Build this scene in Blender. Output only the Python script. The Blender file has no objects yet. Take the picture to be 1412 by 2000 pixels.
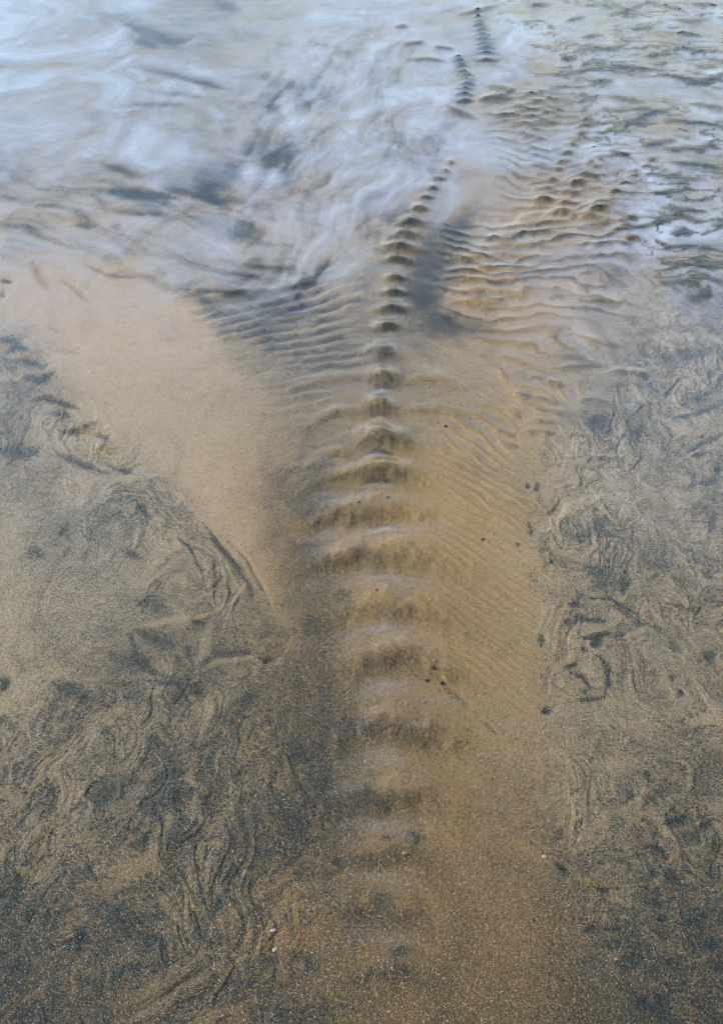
import bpy, math, random
import numpy as np

# ------------------------------------------------------------------ camera
W0, H0 = 1412.0, 2000.0            # photo frame used for laying out the beach
FPX = 2222.0                       # focal length in photo pixels
CAM_H = 1.6
PITCH = math.atan(1600.0 / FPX)    # looking down
ST, CT = math.sin(PITCH), math.cos(PITCH)
scene = bpy.context.scene
cam_d = bpy.data.cameras.new('camera')
cam_d.sensor_fit = 'VERTICAL'; cam_d.sensor_height = 36.0
cam_d.lens = FPX / H0 * 36.0
cam_d.clip_start = 0.05; cam_d.clip_end = 2000
cam = bpy.data.objects.new('camera', cam_d)
scene.collection.objects.link(cam)
cam.location = (0, 0, CAM_H)
cam.rotation_euler = (math.pi / 2 - PITCH, 0, 0)
scene.camera = cam

# ------------------------------------------------------------------ sky and sun
SUN_EL, SUN_AZ = math.radians(37), math.radians(-74)   # azimuth from +Y, negative = left
world = bpy.data.worlds.new('World'); scene.world = world
world.use_nodes = True
wn, wl = world.node_tree.nodes, world.node_tree.links
wn.clear()
wo = wn.new('ShaderNodeOutputWorld'); bg = wn.new('ShaderNodeBackground')
sky = wn.new('ShaderNodeTexSky'); sky.sky_type = 'NISHITA'; sky.sun_disc = False
sky.sun_elevation = SUN_EL; sky.sun_rotation = SUN_AZ
sky.air_density = 1.0; sky.dust_density = 0.0; sky.ozone_density = 1.3
bg.inputs['Strength'].default_value = 0.15
# thin broken cloud over the whole sky
tc = wn.new('ShaderNodeTexCoord'); mp = wn.new('ShaderNodeMapping'); mp.inputs['Scale'].default_value = (1.6, 1.6, 5.0)
cn = wn.new('ShaderNodeTexNoise'); cn.inputs['Scale'].default_value = 1.6; cn.inputs['Detail'].default_value = 7
cr = wn.new('ShaderNodeValToRGB'); cr.color_ramp.elements[0].position = .50; cr.color_ramp.elements[1].position = .74
cr.color_ramp.elements[1].color = (.75, .75, .75, 1)
mx = wn.new('ShaderNodeMix'); mx.data_type = 'RGBA'; mx.inputs[7].default_value = (8.0, 8.3, 8.8, 1)
wl.new(tc.outputs['Generated'], mp.inputs[0]); wl.new(mp.outputs[0], cn.inputs['Vector'])
wl.new(cn.outputs['Fac'], cr.inputs[0]); wl.new(cr.outputs[0], mx.inputs[0])
wl.new(sky.outputs[0], mx.inputs[6]); wl.new(mx.outputs[2], bg.inputs[0]); wl.new(bg.outputs[0], wo.inputs[0])

sun_d = bpy.data.lights.new('sun', 'SUN'); sun_d.energy = 2.8; sun_d.angle = math.radians(.5); sun_d.color = (1, .93, .82)
sun = bpy.data.objects.new('sun', sun_d); scene.collection.objects.link(sun)
sun.rotation_euler = (math.pi / 2 - SUN_EL, 0, math.pi - SUN_AZ)

scene.view_settings.view_transform = 'Standard'; scene.view_settings.look = 'None'
scene.view_settings.exposure = .55; scene.view_settings.gamma = 1
scene.cycles.filter_width = 1.0
scene.view_settings.use_curve_mapping = False

# ------------------------------------------------------------------ ground coordinates
def row_world(v):
    """distance y and metres-per-pixel of image row v on flat sand"""
    dy = (v - 1000.0) / FPX
    t = CAM_H / (ST + dy * CT)
    return t * (CT - dy * ST), t / FPX

def ground(u, v):
    y, s = row_world(v)
    return (u - 706.0) * s, y, s

STEP = 1.8
us = np.arange(-110, 1522, STEP); vs = np.arange(-50, 2050, STEP)
NU, NV = len(us), len(vs)
yy, ss = row_world(vs)
U, V = np.meshgrid(us, vs)
X = (U - 706.0) * ss[:, None]; Y = np.repeat(yy[:, None], NU, 1); S_ = np.repeat(ss[:, None], NU, 1)

# ------------------------------------------------------------------ noise
def vnoise(x, y, seed):
    r = np.random.RandomState(seed); N = 256
    a = r.rand(N, N) * 2 * math.pi
    gx, gy = np.cos(a), np.sin(a)
    xi = np.floor(x).astype(np.int64); yi = np.floor(y).astype(np.int64)
    fx = x - xi; fy = y - yi
    sx = fx * fx * fx * (fx * (fx * 6 - 15) + 10); sy = fy * fy * fy * (fy * (fy * 6 - 15) + 10)
    def g(ix, iy, dx, dy):
        i = ix & 255; j = iy & 255
        return gx[i, j] * dx + gy[i, j] * dy
    n00 = g(xi, yi, fx, fy); n10 = g(xi + 1, yi, fx - 1, fy)
    n01 = g(xi, yi + 1, fx, fy - 1); n11 = g(xi + 1, yi + 1, fx - 1, fy - 1)
    a0 = n00 + sx * (n10 - n00); a1 = n01 + sx * (n11 - n01)
    return (a0 + sy * (a1 - a0)) * 1.5

def fbm(x, y, seed, octs=4, gain=.5):
    o = 0; a = 1; tot = 0
    for k in range(octs):
        o = o + a * vnoise(x * 2 ** k + 17.3 * k, y * 2 ** k - 9.1 * k, seed + k)
        tot += a; a *= gain
    return o / tot * 1.3

def sst(a, b, x):
    t = np.clip((x - a) / (b - a), 0, 1)
    return t * t * (3 - 2 * t)

def coarse(rows):
    """amounts given at points 200 px apart, smoothly interpolated"""
    g = np.array(rows, float)
    def cub(g, n, t):
        i = np.clip(np.floor(t).astype(int), 0, n - 2); f = np.clip(t - i, 0, 1); f = f * f * (3 - 2 * f) * .5 + f * .5
        return i, f
    iu, fu = cub(g, g.shape[1], np.clip(us / 200., 0, g.shape[1] - 1))
    iv, fv = cub(g, g.shape[0], np.clip(vs / 200., 0, g.shape[0] - 1))
    a = g[iv][:, iu] * (1 - fu) + g[iv][:, iu + 1] * fu
    b = g[iv + 1][:, iu] * (1 - fu) + g[iv + 1][:, iu + 1] * fu
    return a * (1 - fv[:, None]) + b * fv[:, None]

# low frequency wobble so nothing drawn is ruler-straight
WU = fbm(X * 7, Y * 4, 300, 3); WV = fbm(X * 7 + 40, Y * 4, 310, 3)
WU2 = fbm(X * 30, Y * 16, 320, 3); WV2 = fbm(X * 30 + 9, Y * 16, 330, 3)
Uw = U + (6 * WU + 2 * WU2) * (.0012 / S_) ** .5
Vw = V + (4 * WV + 1.5 * WV2) * (.0012 / S_)

def win(u0, u1, v0, v1):
    i0 = max(0, int((v0 - vs[0]) / STEP)); i1 = min(NV, int((v1 - vs[0]) / STEP) + 2)
    j0 = max(0, int((u0 - us[0]) / STEP)); j1 = min(NU, int((u1 - us[0]) / STEP) + 2)
    if i0 >= i1 or j0 >= j1: return None
    return slice(i0, i1), slice(j0, j1)

def stroke(F, pts, w, amp, taper=.35, mode='add', side=0, aspect=1.0):
    """soft brush of half width w along a polyline; side +-1 makes it one-sided; aspect <1 is thinner vertically"""
    pts = np.array(pts, float)
    m = 3.2 * w + 22
    s = win(pts[:, 0].min() - m, pts[:, 0].max() + m, pts[:, 1].min() - m, pts[:, 1].max() + m)
    if s is None: return
    u, v = Uw[s], Vw[s]
    seg = np.hypot(*(pts[1:] - pts[:-1]).T); L = seg.sum(); acc = 0
    best = np.full(u.shape, 1e9); tt = np.zeros(u.shape); sg = np.zeros(u.shape)
    for k in range(len(pts) - 1):
        a, b = pts[k], pts[k + 1]; d = b - a; l2 = (d ** 2).sum() + 1e-9
        t = np.clip(((u - a[0]) * d[0] + (v - a[1]) * d[1]) / l2, 0, 1)
        qx = u - (a[0] + t * d[0]); qy = v - (a[1] + t * d[1])
        dist = np.hypot(qx, qy / aspect)
        c = d[0] * qy - d[1] * qx
        m_ = dist < best
        best = np.where(m_, dist, best); tt = np.where(m_, (acc + t * seg[k]) / max(L, 1e-6), tt); sg = np.where(m_, np.sign(c), sg)
        acc += seg[k]
    e = np.clip(np.minimum(tt, 1 - tt) / max(taper, 1e-3), 0, 1) ** .6 if taper > 0 else 1
    ww = w * (.35 + .65 * e)
    g = np.exp(-(best / ww) ** 2)
    if side:
        g = np.where(sg * side > 0, g, np.exp(-(best / (ww * .22)) ** 2))
    val = amp * g * (.3 + .7 * e if taper > 0 else 1)
    F[s] = F[s] + val if mode == 'add' else F[s]

def blob(F, x, y, rx, ry, amp, rot=0, power=2.0, arch=0):
    m = max(rx, ry) * 2.6 + 12
    s = win(x - m, x + m, y - m, y + m)
    if s is None: return
    u, v = (Uw[s] - x), (Vw[s] - y)
    if arch:
        v = v - arch * ry * np.clip((u / rx) ** 2, 0, 2.2) + ry * (.22 * WV2[s] + .6 * WV[s])
        u = u + rx * .35 * WU2[s]
    c, q = math.cos(math.radians(rot)), math.sin(math.radians(rot))
    a = (u * c + v * q) / rx; b = (-u * q + v * c) / ry
    F[s] = F[s] + amp * np.exp(-(a * a + b * b) ** (power / 2))

def inpoly(pts, soft):
    """soft mask of a polygon (photo coordinates, wobbled)"""
    pts = np.array(pts, float); n = len(pts)
    inside = np.zeros(U.shape, bool); best = np.full(U.shape, 1e9)
    u, v = Uw, Vw
    for k in range(n):
        a, b = pts[k], pts[(k + 1) % n]
        cond = ((a[1] > v) != (b[1] > v))
        xi = (b[0] - a[0]) * (v - a[1]) / (b[1] - a[1] + 1e-9) + a[0]
        inside ^= cond & (u < xi)
        d = b - a; t = np.clip(((u - a[0]) * d[0] + (v - a[1]) * d[1]) / ((d ** 2).sum() + 1e-9), 0, 1)
        best = np.minimum(best, np.hypot(u - a[0] - t * d[0], v - a[1] - t * d[1]))
    sd = np.where(inside, best, -best)
    return sst(-soft, soft, sd)

# ------------------------------------------------------------------ composition of the sand, foreground vignette painted in
D = coarse([[.28, .35, .45, .30, .20, .30, .30, .25],
            [.28, .28, .35, .38, .25, .40, .40, .40],
            [.42, .38, .50, .25, .42, .28, .38, .48],
            [.15, .10, .42, .45, .55, .15, .40, .50],
            [.60, .05, .25, .42, .30, .18, .48, .48],
            [.42, .48, .25, .48, .18, .22, .42, .45],
            [.25, .45, .42, .48, .28, .28, .46, .42],
            [.35, .50, .55, .52, .35, .30, .40, .45],
            [.50, .55, .58, .58, .32, .38, .46, .52],
            [.64, .56, .52, .50, .33, .36, .54, .60],
            [.70, .62, .56, .54, .40, .44, .60, .64]])  # bottom rows also carry painted vignette darkening
G = coarse([[.05, .10, .10, .05, .1, .10, .15, .15],
            [.05, .10, .10, .05, .1, .20, .25, .25],
            [.10, .05, .05, .05, .15, .25, .25, .15],
            [.15, .15, .10, .20, .25, .45, .15, .10],
            [.10, .25, .30, .55, .50, .55, .10, .10],
            [.15, .20, .35, .80, .75, .50, .20, .15],
            [.25, .20, .35, .80, .75, .50, .25, .20],
            [.30, .28, .35, .80, .80, .50, .30, .28],
            [.35, .32, .38, .80, .90, .55, .30, .30],
            [.30, .35, .45, .80, .95, .75, .30, .30],
            [.35, .35, .45, .80, .95, .85, .40, .35]])
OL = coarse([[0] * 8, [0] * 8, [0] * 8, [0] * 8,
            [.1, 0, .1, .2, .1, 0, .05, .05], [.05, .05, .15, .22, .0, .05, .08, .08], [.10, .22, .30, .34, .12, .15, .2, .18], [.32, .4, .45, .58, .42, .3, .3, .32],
            [.55, .60, .6, .65, .45, .45, .48, .5], [.75, .75, .7, .68, .5, .55, .72, .78], [.95, .92, .85, .75, .62, .68, .88, .95]])  # lower rows paint in vignette darkening towards the viewer
SI = coarse([[.62, .48, .25, .52, .45, .50, .36, .42],
             [.62, .50, .25, .40, .52, .18, .20, .20],
             [.36, .28, .30, .42, .34, .20, .22, .26],
             [.10, .10, .05, .10, .02, .06, .16, .20], [.10, .0, .02, .04, .0, .03, .13, .16], [.04, .06, .0, .0, .0, .0, .06, .10]] + [[.0] * 8] * 5)  # values at the side edges paint grey-blue sky sheen as haze
HT = np.zeros(U.shape)     # height, in local pixels (later times metres per pixel)

for x_, y_, rx_, ry_, a_ in [(640, 1180, 40, 90, .16), (640, 1300, 45, 90, .18), (660, 1420, 50, 60, .22), (650, 1560, 60, 90, .16), (625, 960, 35, 60, .14), (600, 1080, 35, 80, .14)]:
    blob(D, x_, y_, rx_, ry_, a_)
# broad marbling of black and pale sand, along the flow
n1 = fbm(X * 5 + 2.0 * fbm(X * 3, Y * 2, 41, 3), Y * 2.2 + 1.3 * fbm(X * 3 + 5, Y * 2, 51, 3), 61, 5)
D += (.10 + .14 * sst(1100, 700, V)) * n1
streak = fbm(X * 3.5 + .5 * n1, Y * 9 + 1.8 * fbm(X * 2.5, Y * 2.5, 77, 3), 71, 5, .6)
far = sst(1050, 500, V)
D += .16 * streak * far
wA = inpoly([(480, 130), (700, 20), (960, 150), (900, 300), (760, 500), (600, 600), (480, 560)], 90)
wB = inpoly([(-140, 330), (250, 330), (560, 430), (640, 580), (420, 620), (200, 560), (-140, 480)], 60)
stA = fbm((X - .17 * Y) * 9 + .8 * fbm(X * 3, Y * 1.5, 1101, 3), Y * 1.3, 1110, 5, .6)
stB = fbm((Y + .8 * X) * 6.5 + .9 * fbm(X * 2, Y * 2, 1121, 3), X * 1.6, 1130, 5, .6)
D += .55 * wA * stA + .6 * wB * stB

# pale pink lobe on the left
lobe = inpoly([(-140, 520), (20, 520), (110, 492), (250, 530), (380, 590), (440, 680), (505, 780), (500, 900), (490, 1000),
               (530, 1120), (552, 1215), (520, 1180), (478, 1110), (430, 1050), (385, 1000), (335, 930), (245, 868), (190, 808),
               (150, 745), (95, 680), (45, 625), (-140, 560)], 26)
inner = inpoly([(60, 560), (250, 560), (380, 640), (430, 760), (400, 900), (330, 880), (200, 780), (110, 670)], 70)
D = D * (1 - .55 * lobe) - .10 * inner
# golden tongue that widens towards the viewer
tongue = inpoly([(640, 900), (820, 860), (950, 930), (1040, 1150), (1050, 1380), (1080, 1700), (1240, 2100), (560, 2100), (720, 1700), (620, 1350)], 60)
G = np.clip(G + .15 * tongue, 0, 1)
D -= .07 * tongue

# swash laminae: warped noise cut into steps -> scalloped dark/pale edges
edgeR = inpoly([(1540, 560), (1300, 600), (1180, 800), (1060, 860), (1035, 1000), (1060, 1150), (1050, 1380), (1040, 1480), (1120, 1700), (1190, 1860), (1250, 2060), (1540, 2060)], 40)
edgeL = inpoly([(-120, 590), (60, 660), (110, 740), (190, 830), (330, 940), (390, 1020), (500, 1180), (560, 1230), (560, 1400), (640, 1500), (620, 1750), (560, 2060), (-120, 2060)], 30)
qx = fbm(X * 4, Y * 3, 400, 4); qy = fbm(X * 4 + 7, Y * 3, 410, 4)
lam = fbm(X * 6.0 + 1.5 * qx + .2, Y * 4.4 + 1.5 * qy, 420, 4, .45)
patch = sst(-.25, .3, fbm(X * 2.6, Y * 2.0, 450, 3)) * .45 + .55
m = np.maximum(edgeR, edgeL * .9)
calm = np.exp(-(((U - 60) / 190) ** 2 + ((V - 1160) / 190) ** 2)) + .5 * np.exp(-(((U - 1250) / 150) ** 2 + ((V - 1440) / 110) ** 2))
m = m * (1 - .75 * np.clip(calm, 0, 1))
px_, py_ = X * 4.0, Y * 2.7
w1x = fbm(px_, py_, 1001, 3); w1y = fbm(px_ + 5.2, py_ + 1.3, 1011, 3)
w2x = fbm(px_ + 1.9 * w1x + 1.7, py_ + 1.9 * w1y + 9.2, 1021, 3); w2y = fbm(px_ + 1.9 * w1x + 8.3, py_ + 1.9 * w1y + 2.8, 1031, 3)
sw_ = fbm(px_ * 1.2 + 1.7 * w2x, py_ * 1.2 + 1.7 * w2y, 1041, 4, .46)
vein = np.exp(-(np.abs(sw_ - .04) / .055) ** 1.3)
edge_ = np.exp(-(np.abs(sw_ + .10) / .04) ** 1.4)
vein2 = np.exp(-(np.abs(sw_ - .30) / .05) ** 1.4)
step = np.tanh((sw_ - .1) / .09) * .5 + np.tanh((sw_ + .2) / .09) * .5
D += m * patch * (.38 * vein + .30 * vein2 - .26 * edge_ - .10 * step + .28 * w2x * 1.2)
HT += m * patch * (1.0 * edge_ - 1.1 * vein + 1.1 * step + 2.6 * sw_ + 3.0 * w2x) * (.0012 / S_) ** .4
fil = sw_
# drawn-out streaks of the backwash, each side with its own direction
loL = inpoly([(-140, 1350), (300, 1330), (600, 1380), (680, 1600), (620, 2060), (-140, 2060)], 110)
upR = inpoly([(1130, 480), (1540, 440), (1540, 1100), (1330, 1000), (1180, 760)], 90)
ca_, cc_ = X * .45 + Y * .9, X * .9 - Y * .45
stL = fbm(cc_ * 15 + 1.6 * qx, ca_ * 3.6 + 1.6 * qy, 485, 5, .6)
D += loL * (.34 * stL + .26 * (np.exp(-((stL + .1) / .05) ** 2) - .2))
stR = fbm((X * .35 - Y * .9) * 7 + 1.8 * qx, (X * .9 + Y * .35) * 3 + qy, 486, 5, .6)
D += upR * (.36 * stR + .16 * (np.exp(-(stR / .05) ** 2) - .2))
D += .09 * fbm(X * 22, Y * 14, 480, 4, .65) * (.6 + .4 * m)

# ------------------------------------------------------------------ standing-wave mounds and ripples
GP = np.zeros(U.shape)      # extra gold on mound crests
TR = np.zeros(U.shape)      # sky reflection in the troughs, painted as milky haze
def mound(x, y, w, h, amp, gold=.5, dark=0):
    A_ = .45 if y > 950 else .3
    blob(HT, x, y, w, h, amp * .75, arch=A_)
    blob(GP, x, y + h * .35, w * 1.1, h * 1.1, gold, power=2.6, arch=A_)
    blob(OL, x, y + h * .5, w * 1.05, h * .85, .85 * min(1, gold + .1) if y < 960 else .6 * min(1, gold + .1), arch=A_)  # near face painted browner, where it mirrors less sky
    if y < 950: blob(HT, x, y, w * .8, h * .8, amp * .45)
    if dark: blob(D, x, y + h * .45, w * .85, h * .5, dark * (.85 if y < 950 else .5), arch=A_)  # near-face shade painted into the black-sand field
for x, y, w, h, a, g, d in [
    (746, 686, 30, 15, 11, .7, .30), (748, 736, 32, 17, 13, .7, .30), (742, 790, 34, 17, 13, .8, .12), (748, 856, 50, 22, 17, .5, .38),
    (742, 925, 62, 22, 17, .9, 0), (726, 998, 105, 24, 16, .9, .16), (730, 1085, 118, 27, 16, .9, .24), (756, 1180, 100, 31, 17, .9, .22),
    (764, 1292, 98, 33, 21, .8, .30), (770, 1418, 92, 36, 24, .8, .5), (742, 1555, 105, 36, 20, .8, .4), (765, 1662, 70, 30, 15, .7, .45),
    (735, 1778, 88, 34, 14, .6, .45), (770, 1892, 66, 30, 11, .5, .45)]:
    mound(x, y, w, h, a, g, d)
for x, y, w, h, a in [(742, 1040, 95, 9, .5), (738, 1133, 110, 13, .6), (750, 1234, 95, 17, .65), (755, 1352, 90, 17, .65), (745, 1484, 90, 18, .55),
                      (738, 1615, 80, 18, .5), (745, 1722, 70, 16, .45), (740, 1835, 70, 16, .35), (748, 960, 60, 6, .35), (760, 765, 50, 7, .4), (690, 710, 90, 7, .35), (690, 765, 90, 8, .35), (840, 1030, 60, 10, .3),
                      (660, 975, 70, 9, .45), (660, 1050, 60, 9, .45), (640, 905, 60, 8, .35), (760, 1010, 1, 1, 0)]:
    blob(TR, x, y, w, h, a, arch=.5)
# standing crests of water over the steepest mounds: refraction-dark lip and highlight foot painted in
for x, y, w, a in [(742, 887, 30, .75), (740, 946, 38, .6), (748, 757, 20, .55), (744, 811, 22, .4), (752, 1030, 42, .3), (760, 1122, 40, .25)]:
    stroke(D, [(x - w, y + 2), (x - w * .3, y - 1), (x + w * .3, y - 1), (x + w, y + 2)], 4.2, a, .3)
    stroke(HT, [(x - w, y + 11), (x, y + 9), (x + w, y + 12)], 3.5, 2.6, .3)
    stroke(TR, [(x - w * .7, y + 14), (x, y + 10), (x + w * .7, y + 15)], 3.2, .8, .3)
# arms beside the spine mounds
for pts, w in [([(560, 765), (640, 742), (710, 738)], 9), ([(600, 835), (660, 805), (715, 815)], 10), ([(600, 905), (665, 880), (715, 905)], 11),
               ([(580, 965), (650, 935), (720, 925)], 13), ([(590, 1035), (660, 1005), (720, 1000)], 14), ([(600, 1110), (660, 1090), (720, 1085)], 14),
               ([(790, 745), (850, 740), (900, 755)], 9), ([(790, 800), (860, 800), (930, 815)], 8)]:
    stroke(HT, pts, w, 4.5, .3); stroke(GP, pts, w, .45, .3); stroke(D, [(a, b + w * .6) for a, b in pts], w * .6, .12, .3)
# chains of small mounds
CLR = []
chain1 = [(768, 575, 26), (770, 545, 24), (775, 512, 26), (780, 484, 36), (790, 460, 28), (802, 438, 26), (818, 410, 22), (832, 386, 17), (843, 369, 15), (858, 352, 13), (868, 335, 10), (880, 319, 8),
          (752, 640, 30), (762, 608, 30)]
chain2 = [(1271, 317, 14), (1261, 328, 13), (1236, 345, 15), (1221, 360, 14), (1201, 378, 17), (1176, 395, 18), (1163, 410, 20), (1151, 424, 20), (1230, 430, 12), (1217, 441, 12), (1205, 453, 12), (1233, 472, 18)]
chain3 = [(1143, 235, 12), (1141, 248, 14), (1131, 260, 13), (1120, 274, 13), (1116, 286, 11), (1106, 301, 12), (1096, 318, 13), (1088, 334, 14), (1078, 352, 15), (1067, 370, 16), (1061, 392, 20)]
chain4 = [(1173, 315, 10), (1158, 328, 12), (1143, 342, 13), (1121, 359, 20), (1113, 376, 18), (1105, 398, 18), (1092, 418, 24)]
for c in (chain1, chain2, chain3, chain4):
    for x, y, w in c:
        mound(x, y, w, max(4, w * .28), max(5, w * .36), .8, .42)
        CLR.append((x, y, w * 1.1, max(5, w * .36)))
        blob(TR, x, y + max(7, w * .5), w * 1.1, max(3, w * .18), .6)
topA = [(933, 25), (935, 35), (936, 44), (937, 52), (941, 61), (943, 70), (947, 79), (948, 88), (949, 97), (949, 106), (950, 118)]
topB = [(893, 114), (898, 122), (903, 131), (908, 141), (911, 149), (912, 158), (911, 167), (908, 176), (906, 187), (905, 199)]
for c in (topA, topB):
    for k, (x, y) in enumerate(c):
        mound(x, y, 9 + k * .9, 2.8, 5.0, .6, 1.3)
        blob(D, x, y + 1, 9 + k, 2.6, .5); CLR.append((x, y + .5, 10 + k, 2.8)); CLR.append((x, y + .5, 10 + k, 2.8))

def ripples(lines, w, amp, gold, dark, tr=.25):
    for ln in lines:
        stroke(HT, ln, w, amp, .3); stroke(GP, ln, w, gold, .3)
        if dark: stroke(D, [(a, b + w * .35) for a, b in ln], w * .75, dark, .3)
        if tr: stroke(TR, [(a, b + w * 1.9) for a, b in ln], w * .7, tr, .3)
# curved ripples top right of centre
Z2 = lambda *p: [(706 + a / 2., b / 2.) for a, b in p]
ripples([Z2((450, 395), (540, 380), (600, 350)), Z2((620, 385), (700, 360), (800, 340)), Z2((530, 435), (640, 410), (780, 378)), Z2((515, 460), (600, 440), (790, 412)),
         Z2((580, 470), (680, 458), (790, 425)), Z2((540, 495), (640, 488), (780, 455)), Z2((610, 510), (680, 490), (775, 478)), Z2((600, 530), (680, 512), (745, 508)), Z2((620, 545), (690, 530), (740, 530)),
         Z2((630, 562), (690, 552), (738, 558)), Z2((632, 590), (690, 585), (732, 597)), Z2((640, 618), (690, 612), (740, 622)), Z2((650, 650), (700, 648), (745, 655)),
         Z2((670, 682), (700, 680), (740, 684)), Z2((650, 720), (690, 715), (735, 715))], 4.2, 3.2, .45, .36, .2)
# broad ripples right of the dark pool
ripples([Z2((600, 862), (660, 845), (700, 832)), Z2((540, 902), (640, 880), (800, 868)), Z2((470, 945), (600, 918), (790, 910)), Z2((460, 975), (600, 958), (745, 965)),
         [(866, 510), (960, 502), (1075, 506)], [(872, 531), (960, 527), (1066, 534)], [(880, 553), (960, 549), (1050, 552)], [(876, 575), (950, 571), (1030, 577)], [(871, 594), (930, 592), (990, 597)]],
        6.5, 5.5, .75, .16, .35)
# short ripples down the right flank
ripples([[(1150, 505), (1190, 500), (1230, 512)], [(1140, 520), (1185, 520), (1225, 530)], [(1125, 535), (1165, 535), (1195, 545)], [(1120, 560), (1150, 572)], [(1105, 578), (1140, 590), (1200, 590)],
         [(1130, 600), (1180, 608)], [(1110, 650), (1150, 668), (1215, 678)], [(1080, 695), (1120, 700), (1160, 712)], [(1070, 720), (1130, 718), (1190, 715)], [(1030, 735), (1060, 745), (1090, 760)],
         [(1065, 745), (1100, 755)], [(1005, 770), (1030, 778)], [(1040, 775), (1090, 788)], [(1040, 798), (1100, 808)], [(985, 800), (1015, 815)], [(1030, 820), (1090, 826)], [(1015, 842), (1080, 846)],
         [(960, 840), (1005, 850)], [(970, 865), (1010, 872)], [(1185, 725), (1270, 735)], [(1130, 782), (1190, 790)], [(1150, 485), (1200, 480), (1245, 492)], [(1180, 465), (1245, 468)],
         [(1215, 550), (1150, 545)]], 6, 5, .5, .22, .2)
# diagonal ripples, left
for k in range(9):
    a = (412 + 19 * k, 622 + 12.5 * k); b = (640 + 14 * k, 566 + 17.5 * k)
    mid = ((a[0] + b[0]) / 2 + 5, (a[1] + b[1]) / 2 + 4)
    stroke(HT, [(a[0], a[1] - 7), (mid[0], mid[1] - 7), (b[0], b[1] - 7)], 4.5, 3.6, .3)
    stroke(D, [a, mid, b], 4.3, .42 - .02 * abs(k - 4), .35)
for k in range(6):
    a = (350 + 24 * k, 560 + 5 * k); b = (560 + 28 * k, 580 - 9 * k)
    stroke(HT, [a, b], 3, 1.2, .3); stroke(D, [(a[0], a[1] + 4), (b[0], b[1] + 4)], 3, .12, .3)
# continuous ripple trains fanning out from the spine on both sides
spine = np.interp(vs, [250, 320, 385, 460, 575, 690, 900, 2100], [925, 880, 835, 790, 768, 746, 742, 745])[:, None]
tab_v = [300, 450, 560, 700, 900, 1100, 1300, 1500, 1700, 2000]
lam_t = [15, 18, 20, 22, 25, 29, 34, 40, 46, 55]
vfine = np.arange(-300, 2400.)
lam_r = [15, 17, 19, 19, 18, 17, 19, 22, 26, 30]
Ncum = np.cumsum(1 / np.interp(vfine, tab_v, lam_t)); NcumR = np.cumsum(1 / np.interp(vfine, tab_v, lam_r))
dR = np.clip(U - spine, 0, None); dL = np.clip(spine - U, 0, None)
slR = np.interp(vs, [400, 620, 760, 880, 1200, 1500], [-.03, .10, .34, .52, .62, .75])[:, None]
slL = np.interp(vs, [500, 560, 700, 850, 1050, 1300], [.20, .28, .24, .12, .14, .2])[:, None]
jit = fbm(X * 4.5, Y * 3.5, 900, 3)
jit2 = fbm(X * 13, Y * 9, 905, 3)
wR = V - slR * dR - 26 * np.exp(-((dR - 190) / 90) ** 2) * sst(700, 500, V)
wL = V - slL * dL
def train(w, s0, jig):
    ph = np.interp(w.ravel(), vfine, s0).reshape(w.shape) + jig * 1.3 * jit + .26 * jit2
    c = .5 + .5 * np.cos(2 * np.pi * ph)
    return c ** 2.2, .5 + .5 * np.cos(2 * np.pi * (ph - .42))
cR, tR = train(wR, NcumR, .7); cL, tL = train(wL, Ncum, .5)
mR = inpoly([(850, 440), (960, 415), (1120, 430), (1240, 450), (1230, 620), (1150, 760), (1100, 850), (1040, 940), (1045, 1120), (1060, 1400), (930, 1400), (855, 1250), (850, 1000), (835, 860), (900, 700), (850, 600)], 34)
mR2 = inpoly([(960, 170), (1120, 160), (1190, 230), (1300, 300), (1330, 420), (1250, 480), (1000, 440), (960, 300), (930, 230)], 30)
mL = inpoly([(330, 560), (560, 520), (720, 500), (745, 620), (735, 700), (700, 860), (690, 1060), (600, 1040), (560, 820), (500, 740), (430, 680)], 34)
brk = np.clip(.62 + 1.1 * fbm(X * 5, Y * 6, 910, 4, .6), 0, 1.15)
aR = mR * brk * np.interp(vs, [400, 600, 760, 1000, 1250, 1450], [1.1, .9, .8, .75, .45, .12])[:, None]
nearsp = 1 - sst(960, 900, V) * sst(75, 40, np.abs(U - spine))
aR = aR * nearsp
aR2 = mR2 * brk * .9
jagg = fbm(X * 8, Y * 10, 915, 3)
aL = nearsp * mL * brk * np.interp(vs, [480, 600, 720, 900, 1100], [.4, .8, .6, .55, .3])[:, None]
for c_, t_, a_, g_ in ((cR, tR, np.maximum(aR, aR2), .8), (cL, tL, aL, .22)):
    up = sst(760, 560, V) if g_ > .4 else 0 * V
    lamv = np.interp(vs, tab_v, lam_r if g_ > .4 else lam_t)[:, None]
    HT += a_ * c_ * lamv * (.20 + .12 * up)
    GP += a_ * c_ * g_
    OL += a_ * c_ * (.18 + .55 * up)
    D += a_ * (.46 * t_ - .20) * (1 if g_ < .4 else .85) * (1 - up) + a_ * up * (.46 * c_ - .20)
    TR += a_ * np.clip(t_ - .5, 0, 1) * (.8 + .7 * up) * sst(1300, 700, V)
wisp_far = fbm(X * 2.2 + .5 * qx, Y * 2.6 + .5 * qy, 515, 5, .6)
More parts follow.
